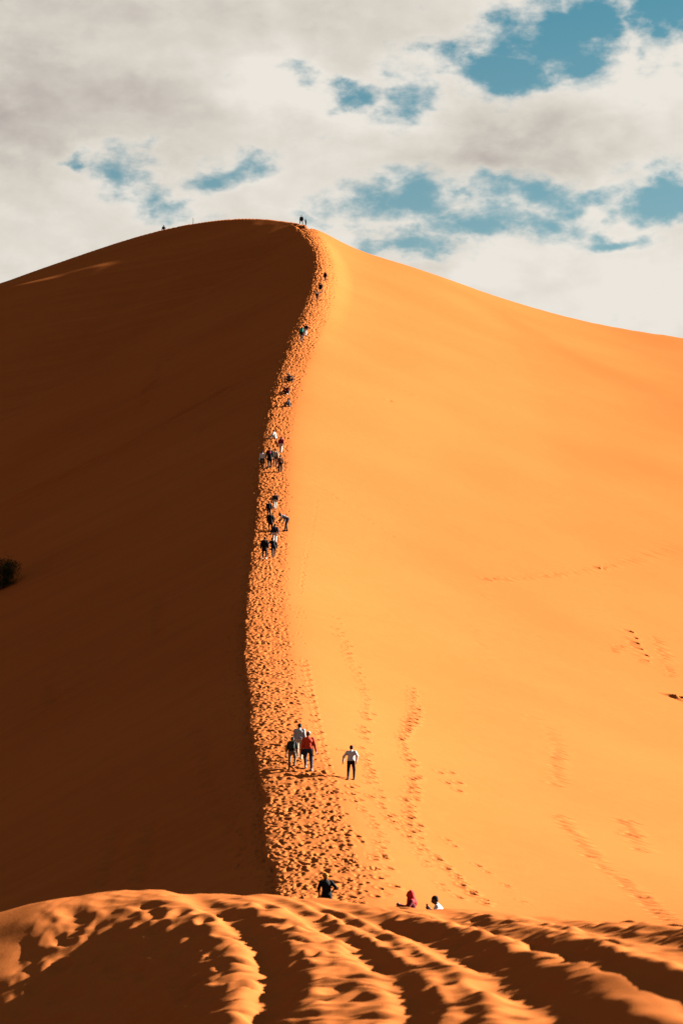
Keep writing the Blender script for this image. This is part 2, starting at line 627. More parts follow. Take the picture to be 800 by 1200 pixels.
# soft lumps of the trodden crest, then thousands of prints
pw = wp(np.clip(GY, 60, YR0))
inpath = sstep(-0.7, 0.2, GU) * sstep(0.5, -0.4, GU - pw)
sl_ = slice(NL - 12, NP + 10)
GZ[:, sl_] -= 0.13 * np.exp(-np.abs(GU[:, sl_]) / 0.32) * (GY[:, sl_] < 372)
GZ[:, sl_] += inpath[:, sl_] * (0.026 * fbm(GX[:, sl_] / 0.6, GY[:, sl_] / 0.9, 2) - 0.03)
y = 74.0
while y < 374:
    wy = float(wp(y))
    dens = (17.0 if y < 200 else 12.5) * (0.75 + 0.5 * float(perlin(y / 2.3, 2.2)) + 0.25)
    for _ in range(rng.poisson(max(dens, 3.0) * (wy + 0.5) * 0.5)):
        uu = -0.45 + rng.beta(1.3, 1.65) * (wy + 0.65)
        if rng.random() < 0.13:
            uu = rng.uniform(-1.15, 0.1) if rng.random() < 0.6 else rng.uniform(wy - 0.5, wy + 0.45)
        yy = y + rng.uniform(0, 0.5)
        s = rng.uniform(0.46, 0.90) if rng.random() < 0.85 else rng.uniform(1.0, 1.35)
        far_s = 1.0 + 0.35 * sstep(150, 330, yy)
        stamp(float(xc(yy)) + uu, yy, rng.normal(0, 0.5), 0.118 * s * far_s, 0.165 * s * far_s, rng.uniform(0.05, 0.11) * far_s, rng.uniform(0.10, 0.40))
    y += 0.5


def trail(pts, step=0.62, size=1.0, depth=0.08, wob=0.10, furrow=0.0, skip=0.0, fw=0.12):
    P = np.array([hit(a, b) for a, b in pts])
    d = np.concatenate([[0], np.cumsum(np.hypot(*np.diff(P, axis=0).T))])
    n = max(int(d[-1] / step), 2)
    for k in range(n):
        t = (k + 0.5) / n * d[-1]
        x, yy = np.interp(t, d, P[:, 0]), np.interp(t, d, P[:, 1])
        i = min(np.searchsorted(d, t), len(d) - 1)
        v = P[i] - P[i - 1]
        ang = math.atan2(v[1], v[0]) - math.pi / 2
        side = (1 if k % 2 else -1) * 0.11 + rng.normal(0, wob * 0.5)
        nx, ny = math.cos(ang), math.sin(ang)
        if rng.random() < skip:
            continue
        s = size * rng.uniform(0.8, 1.25)
        stamp(x + nx * side, yy + ny * side, ang + rng.normal(0, 0.2), 0.125 * s, 0.19 * s, 2.5 * depth * rng.uniform(0.5, 1.2))
        if furrow:
            stamp(x, yy, ang, fw, step * 0.9, furrow, 0.3)


trail([(356, 772), (362, 805), (370, 840), (378, 880), (387, 908), (392, 935), (398, 960), (406, 985), (413, 1012), (420, 1045)], 0.75, .72, .07, .05, .02)
trail([(395, 722), (400, 745), (411, 772), (425, 800), (431, 840), (427, 870), (432, 897), (440, 930), (452, 955), (466, 972)], .7, 1.0, .08, .25, 0, .15)
trail([(412, 918), (421, 945), (436, 960), (447, 982), (446, 1008)], .6, .9, .07)
trail([(482, 805), (487, 832), (470, 870), (481, 890), (490, 922), (478, 950), (488, 985), (512, 1005), (532, 1025), (552, 1045), (572, 1062)], .6, 1.1, .09, .2, 0, .1)
trail([(455, 950), (480, 985), (505, 1015), (520, 1040), (540, 1055)], .8, .9, .06, .2, 0.02, .3)
trail([(500, 960), (540, 1000), (580, 1030), (620, 1060)], .8, .9, .05, .2, 0.015, .3)
trail([(655, 955), (680, 985), (702, 1012), (742, 1042), (792, 1082)], .5, 1.2, .07, .1, 0.05)
trail([(560, 679), (622, 677), (700, 667), (760, 652), (799, 639)], .8, 1.35, .10, .1, 0, .2)
trail([(360, 558), (400, 588), (450, 622), (540, 680), (600, 722), (650, 760)], .8, 1.0, .02, .05, 0.03)
trail([(735, 738), (747, 760), (756, 778)], .9, 1.5, .10, .3)
trail([(765, 745), (777, 765), (788, 795)], .9, 1.4, .08, .2)
trail([(715, 765), (728, 756)], .7, 1.6, .09, .3)
trail([(620, 836), (642, 853), (655, 878), (653, 905), (655, 930)], .8, 1.3, .07, .3, 0, .3)
trail([(735, 960), (745, 985), (755, 1000)], .8, 1.4, .09, .3)
trail([(456, 470), (464, 472)], .8, 1.8, .09)
trail([(470, 455), (482, 462), (494, 469)], .9, 1.6, .06, .1, .05)
trail([(745, 466), (757, 470), (760, 471)], .6, 2.2, .16, .2, .08)
trail([(765, 505), (775, 515), (797, 520)], .9, 1.6, .06, .1, .05)
trail([(790, 817), (797, 819), (806, 822)], .5, 2.2, .22, .2, .10)
trail([(350, 690), (352, 720), (351, 760)], 1.0, .7, .03, .3, 0, .4)
trail([(372, 585), (366, 620), (357, 660), (352, 690)], .9, .9, .02, .1, 0.008)
trail([(395, 880), (410, 880), (424, 884)], .9, 1, .05, .2, 0, .3)
trail([(440, 1000), (445, 1020), (455, 1040)], .7, 1, .07, .25)
trail([(404, 965), (425, 990), (440, 1020), (452, 1050)], .7, 1, .05, .25, .02, .2)
trail([(520, 900), (527, 920), (540, 930)], .9, 1.2, .06, .3)
trail([(545, 720), (560, 745), (575, 790)], 1.0, 1.1, .03, .3, .02, .3)
# slip face, in shade: old furrows and slides
trail([(277, 452), (220, 485), (150, 523), (80, 556), (5, 592)], 1.2, 2.6, .04, .0, .80, 0, .9)
trail([(195, 420), (180, 445), (172, 465), (168, 480)], 1.4, 3.4, .22, .6)
trail([(240, 500), (215, 545), (190, 590)], 1.2, 2.0, .06, .1, .08, 0, .5)
trail([(145, 535), (125, 555), (100, 575)], 1.4, 2.0, .12, .5)
trail([(188, 700), (186, 730), (184, 750)], .8, 1.8, .08, .1, .10, 0, .5)
trail([(58, 790), (62, 815), (64, 830)], .7, 2.0, .12, .1, .12, 0, .5)
trail([(0, 845), (25, 835), (48, 820)], .9, 2.0, .10, .3)
trail([(92, 800), (95, 850), (95, 930)], 1.0, 1.8, .04, .1, .06, 0, .5)
trail([(140, 970), (130, 1010), (122, 1038)], .8, 2.0, .06, .1, .10, 0, .5)
trail([(182, 960), (172, 1005), (164, 1040)], .8, 2.0, .06, .1, .10, 0, .5)
trail([(232, 850), (240, 890), (250, 930), (268, 960), (290, 1000)], .7, 1.6, .08, .25)
trail([(228, 800), (240, 830), (262, 845)], .9, 1.5, .05, .4)

left_o = None
dune_left = grid_obj('dune_slip_face', GX[:, :NL + 1], GY[:, :NL + 1], GZ[:, :NL + 1], M_SAND_SLIP)
path_o = grid_obj('trampled_crest_path', GX[:, NL:NP + 1], GY[:, NL:NP + 1], GZ[:, NL:NP + 1], M_SAND)
dune_right = grid_obj('dune_windward_face', GX[:, NP:], GY[:, NP:], GZ[:, NP:], M_SAND)
for o in (dune_left, path_o, dune_right):
    o['kind'] = 'structure'


def ground(x, y):
    """height of the finished sand mesh"""
    i = np.clip(np.searchsorted(rows, y) - 1, 0, len(rows) - 2)
    u = x - np.interp(y, rows, CX)
    j = np.clip(np.searchsorted(U, u) - 1, 0, len(U) - 2)
    ty = (y - rows[i]) / (rows[i + 1] - rows[i])
    tu = np.clip((u - U[j]) / (U[j + 1] - U[j]), 0, 1)
    return float((GZ[i, j] * (1 - tu) + GZ[i, j + 1] * tu) * (1 - ty) + (GZ[i + 1, j] * (1 - tu) + GZ[i + 1, j + 1] * tu) * ty)


# ------------------------------------------------------------------ foreground rise with wheel ruts
YF = 42.0
_cx = [(-200, 1085), (0, 1063), (50, 1050), (100, 1043), (180, 1038), (240, 1044), (320, 1045), (400, 1053), (470, 1060), (540, 1063), (600, 1067), (700, 1078), (800, 1096), (1000, 1130)]
_fa, _fe = ray([p[0] for p in _cx], [p[1] for p in _cx])
zf_f = spline(_fa * YF, _fe * YF)


def fg_base(x, y):
    zf = zf_f(np.clip(x, -9, 9)) - 0.045 - 0.04 * np.maximum(np.abs(x) - 9, 0)
    zn = -1.55 + 0.345 * np.clip(x, -6, 6)
    s = np.clip((y - 6) / (YF - 6), 0, 1)
    zb = zn + (zf - zn) * (1 - (1 - s) ** 1.7)
    zb = zb + 0.15 * (np.clip(x, -6, 2.4) - 2.4 + 0.25 * np.clip(x - 2.4, 0, 3)) * sstep(41, 29, y) * sstep(4, 14, y)
    b = np.maximum(y - YF, 0)
    zb = zb - 0.36 * (np.sqrt(b * b + 9.0) - 3.0) - 0.07 * np.maximum(-6 - y, 0)
    return np.where(np.abs(x) > 9, np.maximum(zb, FLOOR - 0.2 - 0.02 * np.maximum(np.abs(x) - 40, 0)), np.maximum(zb, FLOOR - 4))


def fg_curve(pts):
    P = sorted([hit(a, b, fg_base, 8.0, YF + 0.5, 1500)[::-1] for a, b in pts])
    ys, xs = [P[0][0]], [P[0][1]]
    for yy, xx in P[1:]:
        if yy > ys[-1] + 0.6:
            ys.append(yy); xs.append(xx)
    return spline(ys, xs)


RUTS = [  # centre line in pixels, depth, half width
    ([(212, 1044), (250, 1060), (295, 1090), (316, 1130), (310, 1180), (292, 1200)], 0.24, 0.27),
    ([(290, 1048), (380, 1083), (440, 1122), (478, 1160), (480, 1200)], 0.17, 0.22),
    ([(375, 1055), (470, 1084), (560, 1119), (640, 1163), (672, 1200)], 0.27, 0.33),
    ([(500, 1065), (600, 1092), (720, 1137), (800, 1164)], 0.16, 0.30),
    ([(620, 1072), (740, 1094), (830, 1115)], 0.14, 0.32),
]
RC = [(fg_curve(c), h, w) for c, h, w in RUTS]


def foreground(x, y):
    z = fg_base(x, y)
    near = sstep(52, 40, y)
    up = 0.30 + 0.70 * sstep(42, 35, y)
    rut = 0
    zr_ = 0
    wob = 0.09 * fbm(x / 1.1 + 3, y / 2.0, 2)
    for k, (f, h, w) in enumerate(RC):
        d = x - f(y) + wob
        mod = 1 + 0.25 * perlin(y / 3.3 + h * 70, 5.5 + w * 10 + 0 * y)
        prof = np.exp(-np.abs(d / w) ** 2.3)
        rut = np.maximum(rut, prof)
        h = h * 0.62
        zr_ = zr_ - h * mod * prof + 0.26 * h * mod * np.exp(-((d - 1.5 * w) / 0.28) ** 2) + 0.1 * h * np.exp(-((d + 1.4 * w) / 0.2) ** 2)
    # narrower wheel grooves beside the deep ones
    for k, off, dp in ((1, 0.42, .035), (2, -0.58, .030), (2, 0.75, .04), (3, 0.55, .035)):
        d = x - RC[k][0](y) - off + 0.6 * wob
        zr_ = zr_ - dp * np.exp(-np.abs(d / 0.12) ** 3) * (0.6 + 0.8 * sstep(-0.2, 0.5, perlin(y / 4.0 + off * 9, 3.0 * k + 0.5 + 0 * y)))
    z = z + near * up * zr_
    # the hump left of the first rut falls away to the left
    d0 = RC[0][0](y) - 0.42 - x + 0.22 * perlin(y / 1.9, 8.5 + 0 * x)
    drop = 0.40 * softplus(d0 - 0.15, 0.3) + 0.30 * softplus(d0 - 1.0, 0.3)
    lim = 0.05 + 0.82 * sstep(41.5, 35.5, y) + 2.0 * sstep(37, 28, y)
    drop = lim * np.tanh(drop / lim)
    z = z - near * drop
    # lumpy, trodden sand between the ruts
    lump = fbm(x / 0.40, y / 0.85, 3)
    rough = np.clip(1.0 - 1.1 * rut, 0.05, 1.0)
    hump = sstep(0.1, 0.6, d0)
    z = z + near * up * rough * (1 + 1.2 * hump) * (0.014 * lump + 0.026 * perlin(x / 0.9, y / 2.0))
    return z, rough


fx = np.concatenate([-5.0 - 75 * np.linspace(1, 0, 30, endpoint=False) ** 2, np.arange(-5.0, 6.2, 0.036), 6.2 + np.linspace(0, 1, 30) ** 2 * 75])
fy = np.concatenate([seg(-70, -6, 16), seg(-6, 13, 24), np.arange(13, 27, 0.045), np.arange(27, 46, 0.075), np.linspace(46, 66, 30)])
FY, FX = np.meshgrid(fy, fx, indexing='ij')
FZ, FR = foreground(FX, FY)


def fstamp(x, y, ang, lw, ll, depth, rim=0.4):
    R = max(ll, lw) * 2.3
    i0, i1 = np.searchsorted(fy, [y - R, y + R])
    j0, j1 = np.searchsorted(fx, [x - R, x + R])
    if i1 - i0 < 2 or j1 - j0 < 2:
        return
    dx, dy = FX[i0:i1, j0:j1] - x, FY[i0:i1, j0:j1] - y
    ca, sa = math.cos(ang), math.sin(ang)
    p, q = (dx * ca + dy * sa) / lw, (-dx * sa + dy * ca) / ll
    r2 = p * p + q * q
    FZ[i0:i1, j0:j1] += depth * (-np.exp(-r2 * 1.6) + rim * np.exp(-((np.sqrt(r2) - 1.35) / 0.45) ** 2))


for _ in range(1900):
    yy = rng.uniform(15, 45)
    xx = rng.uniform(-4.6, 5.8)
    i, j = np.searchsorted(fy, yy), np.searchsorted(fx, xx)
    if rng.random() > FR[i, j] ** 1.5 * 0.8:
        continue
    s = rng.uniform(0.8, 1.5)
    fstamp(xx, yy, rng.normal(0.6, 0.5), 0.15 * s, 0.30 * s, rng.uniform(0.02, 0.058) * (0.35 + 0.65 * float(sstep(42, 36, yy))), rng.uniform(.2, .55))
# tread marks pressed into two of the ruts
for k, off in ((1, 0.0), (2, 0.0), (0, 0.0)):
    f = RC[k][0]
    yy = 16.0
    while yy < 40:
        if rng.random() < 0.8:
            fstamp(float(f(yy)) + off, yy, rng.normal(0, 0.08), 0.17, 0.05, 0.016, 0.4)
        yy += 0.16
fg = grid_obj('foreground_sand', FX, FY, FZ, M_SAND_NEAR)
fg['kind'] = 'structure'

# unseen dune added to the left, its sunny side bouncing warm light onto this slope
nx, ny = np.meshgrid(np.linspace(-640, -215, 110), np.linspace(-60, 760, 150))
cr_ = -440 + 26 * np.sin(ny / 130.0) + 12 * perlin(ny / 60.0, 4.4)
hh_ = 88 * sstep(-60, 200, ny) * sstep(760, 480, ny) * (1 + 0.12 * perlin(ny / 90.0, 1.7))
dd_ = nx - cr_
nz_ = FLOOR - 0.3 + hh_ * np.clip(np.where(dd_ > 0, 1 - dd_ / 215.0, 1 + dd_ / 170.0), 0, 1) ** 1.15 + 0.5 * perlin(nx / 25.0, ny / 40.0) * sstep(0, 20, hh_)
nb = grid_obj('added_bounce_dune', nx, ny, nz_, M_SAND)
nb['kind'] = 'structure'

# desert floor reaching the horizon
gs = np.concatenate([-np.geomspace(9000, 20, 28), np.geomspace(20, 9000, 28)])
A, B = np.meshgrid(gs, gs, indexing='ij')
g = grid_obj('desert_ground', B, A + 100, np.full(A.shape, FLOOR - 0.35) + 0.25 * perlin(A / 900., B / 900.), M_SAND)
g['kind'] = 'structure'


# ------------------------------------------------------------------ implicit surfaces -> one continuous mesh
class Field:
    """smooth union of tapered capsules and ellipsoids, meshed by surface nets"""
    def __init__(s, k=0.02):
        s.parts, s.k, s.cuts = [], k, []

    def cap(s, a, b, ra, rb):
        s.parts.append(('c', np.array(a, float), np.array(b, float), ra, rb))

    def ell(s, c, r, R=None):
        s.parts.append(('e', np.array(c, float), np.array(r, float), R))

    def box(s, c, h, rd, R=None):
        s.parts.append(('b', np.array(c, float), np.array(h, float), rd, R))

    def cut(s, p, n):
        """remove the side the normal points to"""
        n = np.array(n, float)
        s.cuts.append((np.array(p, float), n / np.linalg.norm(n)))

    def bounds(s):
        lo, hi = np.full(3, 1e9), np.full(3, -1e9)
        for p in s.parts:
            if p[0] == 'c':
                for q, r in ((p[1], p[3]), (p[2], p[4])):
                    lo, hi = np.minimum(lo, q - r), np.maximum(hi, q + r)
            else:
                r = np.linalg.norm(p[2]) if p[3] is not None or p[0] == 'b' else p[2]
                lo, hi = np.minimum(lo, p[1] - r), np.maximum(hi, p[1] + r)
        return lo - 0.05, hi + 0.05

    def eval(s, P):
        d = None
        for p in s.parts:
            if p[0] == 'c':
                ab = p[2] - p[1]
                l2 = max(ab @ ab, 1e-9)
                t = np.clip(((P - p[1]) @ ab) / l2, 0, 1)
                e = np.linalg.norm(P - p[1] - t[..., None] * ab, axis=-1) - (p[3] + (p[4] - p[3]) * t)
            elif p[0] == 'e':
                q = P - p[1]
                if p[3] is not None:
                    q = q @ p[3]
                k0 = np.linalg.norm(q / p[2], axis=-1)
                e = (k0 - 1) * p[2].min()
            else:
                q = P - p[1]
                if p[4] is not None:
                    q = q @ p[4]
                q = np.abs(q) - (p[2] - p[3])
                e = np.linalg.norm(np.maximum(q, 0), axis=-1) + np.minimum(q.max(-1), 0) - p[3]
            if d is None:
                d = e
            else:
                h = np.clip(0.5 + 0.5 * (d - e) / s.k, 0, 1)
                d = d * (1 - h) + e * h - s.k * h * (1 - h)
        for c, n in s.cuts:
            d = np.maximum(d, (P - c) @ n)
        return d

    def mesh(s, vox):
        lo, hi = s.bounds()
        n = np.ceil((hi - lo) / vox).astype(int) + 2
        ax = [lo[i] + vox * np.arange(n[i]) for i in range(3)]
        P = np.stack(np.meshgrid(*ax, indexing='ij'), -1).astype(np.float32)
        V = s.eval(P)
        ins = V < 0
        nx, ny, nz = n - 1
        cnt = np.zeros((nx, ny, nz)); acc = np.zeros((nx, ny, nz, 3))
        idx = [(0, 0, 0), (1, 0, 0), (0, 1, 0), (1, 1, 0), (0, 0, 1), (1, 0, 1), (0, 1, 1), (1, 1, 1)]
        sub = lambda A, o: A[o[0]:o[0] + nx, o[1]:o[1] + ny, o[2]:o[2] + nz]
        for a in idx:
            for d in range(3):
                if a[d] == 0:
                    b = tuple(a[i] + (1 if i == d else 0) for i in range(3))
                    va, vb = sub(V, a), sub(V, b)
                    c = (va < 0) != (vb < 0)
                    t = np.where(c, va / np.where(c, va - vb, 1), 0)
                    for i in range(3):
                        acc[..., i] += np.where(c, a[i] + (t if i == d else 0), 0)
                    cnt += c
        m = cnt > 0
        vid = np.full(m.shape, -1)
        vid[m] = np.arange(m.sum())
        cell = np.argwhere(m)
        verts = lo + vox * (cell + acc[m] / cnt[m][:, None])
        Q = []
        for d in range(3):
            o1, o2 = (d + 1) % 3, (d + 2) % 3
            sa = [slice(None)] * 3; sb = [slice(None)] * 3
            sa[d] = slice(0, -1); sb[d] = slice(1, None)
            A_, B_ = ins[tuple(sa)], ins[tuple(sb)]
            e = np.argwhere(A_ != B_)
            if not len(e):
                continue
            fl = A_[tuple(e.T)]
            def vv(i, j):
                q = e.copy(); q[:, o1] += i; q[:, o2] += j
                return vid[tuple(q.T)]
            q4 = np.stack([vv(-1, -1), vv(0, -1), vv(0, 0), vv(-1, 0)], -1)
            q4[~fl] = q4[~fl][:, ::-1]
            Q.append(q4)
        return verts, np.concatenate(Q)


# ------------------------------------------------------------------ people
def ik(a, b, l1, l2, pole):
    a, b, pole = map(lambda v: np.array(v, float), (a, b, pole))
    d = b - a
    L = np.linalg.norm(d)
    L2 = min(L, (l1 + l2) * 0.999)
    u = d / max(L, 1e-6)
    b = a + u * L2
    x = (l1 * l1 - l2 * l2 + L2 * L2) / (2 * L2)
    h = math.sqrt(max(l1 * l1 - x * x, 0))
    p = pole - u * (pole @ u)
    p /= max(np.linalg.norm(p), 1e-6)
    return a + u * x + p * h, b


def rotx(a):
    c, s_ = math.cos(a), math.sin(a)
    return np.array([[1, 0, 0], [0, c, -s_], [0, s_, c]])


SKIN_C = (0.10, 0.048, 0.026)


def person(spec):
    """local frame: forward +Y, right +X, built at 1.74 m then scaled"""
    x0, y0 = spec['at']
    face = spec.get('face', 0.0)          # heading, degrees, 0 = up the dune (+Y), 90 = to the left (-X)
    hgt = spec.get('h', 1.72)
    S = hgt / 1.74
    vox = spec.get('vox', 0.024) / S
    near = vox < 0.017
    pose = spec.get('pose', 'walk')
    rz = math.radians(face)
    gz0 = ground(x0, y0)
    root = bpy.data.objects.new('person', None)
    COL.objects.link(root)
    root.location = (x0, y0, gz0)
    root.rotation_euler = (0, 0, rz)
    root.scale = (S, S, S)
    root.empty_display_size = 0.2
    root['label'] = spec['label']
    root['category'] = 'person'
    root['group'] = spec.get('group', 'people climbing the dune')

    def gz(p):
        wx = x0 + S * (p[0] * math.cos(rz) - p[1] * math.sin(rz))
        wy = y0 + S * (p[0] * math.sin(rz) + p[1] * math.cos(rz))
        return (ground(wx, wy) - gz0) / S
    lean = math.radians(spec.get('lean', 10) + (7 if pose == 'walk' else 0))
    side = math.radians(spec.get('side', 0))
    stride = spec.get('stride', 0.24) * 1.3
    stance = spec.get('stance', 0.11)
    flip = spec.get('flip', 1)
    if pose in ('walk', 'stand', 'bend'):
        if pose != 'walk':
            stride = spec.get('stride', 0.05)
        feet = [np.array([-stance, flip * stride, 0.0]), np.array([stance, -flip * stride, 0.0])]
        for f in feet:
            f[2] = gz(f) + 0.085
        if pose == 'walk':
            feet[0 if flip < 0 else 1][2] += spec.get('lift', 0.0)
        pel = np.array([0, spec.get('pelvis', 0.03), 0.5 * (feet[0][2] + feet[1][2]) + 0.85 - 0.22 * stride])
        pel[2] = min(pel[2], min(feet[0][2], feet[1][2]) + 0.855)
        knee_pole = [np.array([-0.1, 1, 0.1]), np.array([0.1, 1, 0.1])]
    else:  # sit
        sp = spec.get('spread', 0.16)
        reach = spec.get('reach', 0.55)
        feet = [np.array([-sp, reach, 0.0]), np.array([sp, reach - 0.08 * flip, 0.0])]
        for f in feet:
            f[2] = gz(f) + 0.085
        pel = np.array([0, 0, gz((0, -0.02)) + 0.12])
        knee_pole = [np.array([-0.5 * spec.get('kneeout', .3), 0.3, 1]), np.array([0.5 * spec.get('kneeout', .3), 0.3, 1])]
    R = rotx(-lean)
    R = R @ np.array([[math.cos(side), 0, math.sin(side)], [0, 1, 0], [-math.sin(side), 0, math.cos(side)]])
    T = lambda v: pel + R @ np.array(v, float)
    hips = [T((-0.095, 0, -0.02)), T((0.095, 0, -0.02))]
    knees, ank = [], []
    for i in range(2):
        k, a = ik(hips[i], feet[i], 0.43, 0.42, knee_pole[i])
        knees.append(k); ank.append(a)
    sh = [T((-0.185, 0, 0.47)), T((0.185, 0, 0.47))]
    neck = T((0, 0.0, 0.52))
    hd = math.radians(spec.get('nod', 0))
    RH = R @ rotx(lean * 0.55 - hd)
    hy = math.radians(spec.get('turn', 0))
    RH = RH @ np.array([[math.cos(hy), -math.sin(hy), 0], [math.sin(hy), math.cos(hy), 0], [0, 0, 1]])
    head = neck + R @ np.array([0, 0.015, 0.05]) + RH @ np.array([0, 0.02, 0.105])
    HT = lambda v: head + RH @ np.array(v, float)
    hands = []
    els = []
    arms = spec.get('arms', [(-0.30, 0.10, -0.12), (0.30, 0.02, -0.12)])
    for i in range(2):
        tgt = T(arms[i])
        if pose == 'sit' and 'arms' not in spec:
            tgt = knees[i] + np.array([0.02 * (1 - 2 * i), -0.02, 0.06])
        el, hn = ik(sh[i], tgt, 0.29, 0.26, np.array([(-0.6, 0.6)[i], -0.8, -0.3]))
        els.append(el); hands.append(hn)

    def part(name, fld, col, v=vox, parent=root, rough=0.85):
        vs, q = fld.mesh(v)
        return mesh_obj(name, vs, q, cloth(col, rough), parent)

    # --- the body, one surface
    b = Field(0.025)
    b.ell(T((0, 0, 0.0)), (0.155, 0.105, 0.12), R)
    b.ell(T((0, 0.0, 0.18)), (0.135, 0.095, 0.16), R)
    b.ell(T((0, 0.0, 0.36)), (0.165, 0.11, 0.17), R)
    b.cap(T((-0.15, 0, 0.455)), T((0.15, 0, 0.455)), 0.055, 0.055)
    b.cap(T((0, -0.01, 0.46)), neck + R @ np.array([0, 0.02, 0.05]), 0.062, 0.052)
    for i in range(2):
        b.cap(hips[i], knees[i], 0.082, 0.055)
        b.cap(knees[i], ank[i], 0.052, 0.036)
        fd = np.array([0, 1, 0.25 if pose != 'sit' else 0.6]); fd /= np.linalg.norm(fd)
        b.cap(ank[i] + np.array([0, -0.04, -0.045]), ank[i] + fd * 0.14 + np.array([0, 0, -0.05]), 0.036, 0.03)
        b.cap(sh[i], els[i], 0.052, 0.040)
        b.cap(els[i], hands[i], 0.040, 0.027)
        w = hands[i] - els[i]; w /= np.linalg.norm(w)
        s_ = np.cross(w, np.array([(1, -1)[i], 0.3, 0.0])); s_ /= np.linalg.norm(s_)
        b.cap(hands[i] + w * 0.03 - s_ * 0.018, hands[i] + w * 0.075 - s_ * 0.02, 0.022, 0.02)
        b.cap(hands[i] + w * 0.03 + s_ * 0.018, hands[i] + w * 0.075 + s_ * 0.02, 0.022, 0.02)
        if near:
            nrm = np.cross(w, s_)
            for q, ln in zip((-0.033, -0.011, 0.011, 0.033), (0.055, 0.07, 0.065, 0.05)):
                k0 = hands[i] + w * 0.085 + s_ * q
                k1 = k0 + w * ln * 0.55 + s_ * q * 0.25
                b.cap(k0, k1, 0.0105, 0.010)
                b.cap(k1, k1 + w * ln * 0.4 + nrm * ln * 0.3 * (1, -1)[i], 0.010, 0.0085)
            b.cap(hands[i] + w * 0.03 - s_ * 0.035, hands[i] + w * 0.075 - s_ * 0.07, 0.013, 0.010)
    b.ell(HT((0, 0.0, 0.025)), (0.078, 0.095, 0.095), RH)
    b.ell(HT((0, 0.02, -0.05)), (0.058, 0.072, 0.065), RH)
    b.cap(HT((0, 0.095, 0.015)), HT((0, 0.112, -0.022)), 0.009, 0.015)
    for sx in (-1, 1):
        b.ell(HT((sx * 0.08, -0.005, -0.01)), (0.014, 0.024, 0.034), RH)
    b.cap(HT((-0.018, 0.09, -0.062)), HT((0.018, 0.09, -0.062)), 0.008, 0.008)
    skin = spec.get('skin', SKIN_C)
    body = part('body', b, skin, rough=0.6)
    if near:
        for sx in (-1, 1):
            e = Field(0.005)
            e.ell(HT((sx * 0.032, 0.088, 0.012)), (0.014, 0.009, 0.009), RH)
            part('eye', e, (0.02, 0.015, 0.012), 0.006, body)

    # --- clothes
    top = spec['top']
    j = Field(0.03)
    ex = spec.get('bulk', 0.022)
    j.ell(T((0, 0, 0.06)), (0.165 + ex, 0.115 + ex, 0.14), R)
    j.ell(T((0, 0.0, 0.18)), (0.145 + ex, 0.102 + ex, 0.16), R)
    j.ell(T((0, 0.0, 0.36)), (0.172 + ex, 0.118 + ex, 0.16), R)
    j.cap(T((-0.15, 0, 0.455)), T((0.15, 0, 0.455)), 0.058 + ex * .6, 0.058 + ex * .6)
    j.cap(T((0, -0.01, 0.44)), T((0, 0, 0.52)), 0.07, 0.066)
    hem = spec.get('hem', -0.08)
    if hem < -0.15:
        j.cap(T((-0.05, 0, 0.0)), T((-0.07, 0, hem)), 0.13, 0.15)
        j.cap(T((0.05, 0, 0.0)), T((0.07, 0, hem)), 0.13, 0.15)
    sleeve = spec.get('sleeve', 1.0)
    for i in range(2):
        if sleeve > 0.5:
            f = (sleeve - 0.5) * 2 * 0.97
            j.cap(sh[i], els[i], 0.060 + ex * .5, 0.049 + ex * .4)
            j.cap(els[i], els[i] + (hands[i] - els[i]) * f, 0.049 + ex * .4, 0.038 + ex * .3)
        elif sleeve > 0:
            j.cap(sh[i], sh[i] + (els[i] - sh[i]) * 2 * sleeve, 0.062 + ex * .5, 0.055 + ex * .4)
    j.cut(T((0, 0, hem)), R @ np.array([0, 0, -1]))
    part(spec.get('top_name', 'jacket'), j, top)
    tr = Field(0.025)
    tr.ell(T((0, -0.005, -0.01)), (0.170, 0.122, 0.13), R)
    for i in range(2):
        e_ = ank[i] + (knees[i] - ank[i]) * 0.06
        flare = spec.get('flare', 0.0)
        tr.cap(hips[i], knees[i], 0.098, 0.072 + flare)
        tr.cap(knees[i], e_, 0.070 + flare, 0.052 + flare * 1.4)
    part(spec.get('leg_name', 'trousers'), tr, spec['legs'])
    for i in range(2):
        s_ = Field(0.015)
        fd = np.array([0, 1, 0.25 if pose != 'sit' else 0.6]); fd /= np.linalg.norm(fd)
        s_.cap(ank[i] + np.array([0, -0.045, -0.04]), ank[i] + fd * 0.16 + np.array([0, 0, -0.048]), 0.048, 0.042)
        s_.cap(ank[i] + np.array([0, -0.02, -0.02]), ank[i] + np.array([0, -0.005, 0.03]), 0.048, 0.046)
        part('shoe', s_, spec.get('shoes', (0.03, 0.025, 0.022)))
    # --- head covering
    hk = spec.get('head', 'hair')
    hc = spec.get('hair', (0.012, 0.009, 0.007))
    h = Field(0.02)
    if hk in ('hair', 'long_hair'):
        h.ell(HT((0, -0.016, 0.042)), (0.09, 0.10, 0.092), RH)
        if hk == 'long_hair':
            h.cap(HT((0, -0.06, 0.0)), HT((0, -0.085, -0.20)), 0.075, 0.06)
        else:
            h.ell(HT((0, -0.05, -0.02)), (0.075, 0.055, 0.06), RH)
        h.cut(HT((0, 0.055, 0.03)), RH @ np.array([0, 1.0, -0.45]))
        part('hair', h, hc)
    elif hk == 'cap':
        h.ell(HT((0, -0.005, 0.055)), (0.094, 0.108, 0.078), RH)
        h.ell(HT((0, 0.10, 0.045)), (0.07, 0.07, 0.014), RH)
        h.cut(HT((0, 0, 0.02)), RH @ np.array([0, -0.35, -1]))
        part('cap', h, hc)
    elif hk == 'hood':
        h.ell(HT((0, -0.02, 0.02)), (0.115, 0.125, 0.135), RH)
        h.cap(HT((0, -0.05, -0.05)), T((0, -0.05, 0.46)), 0.09, 0.10)
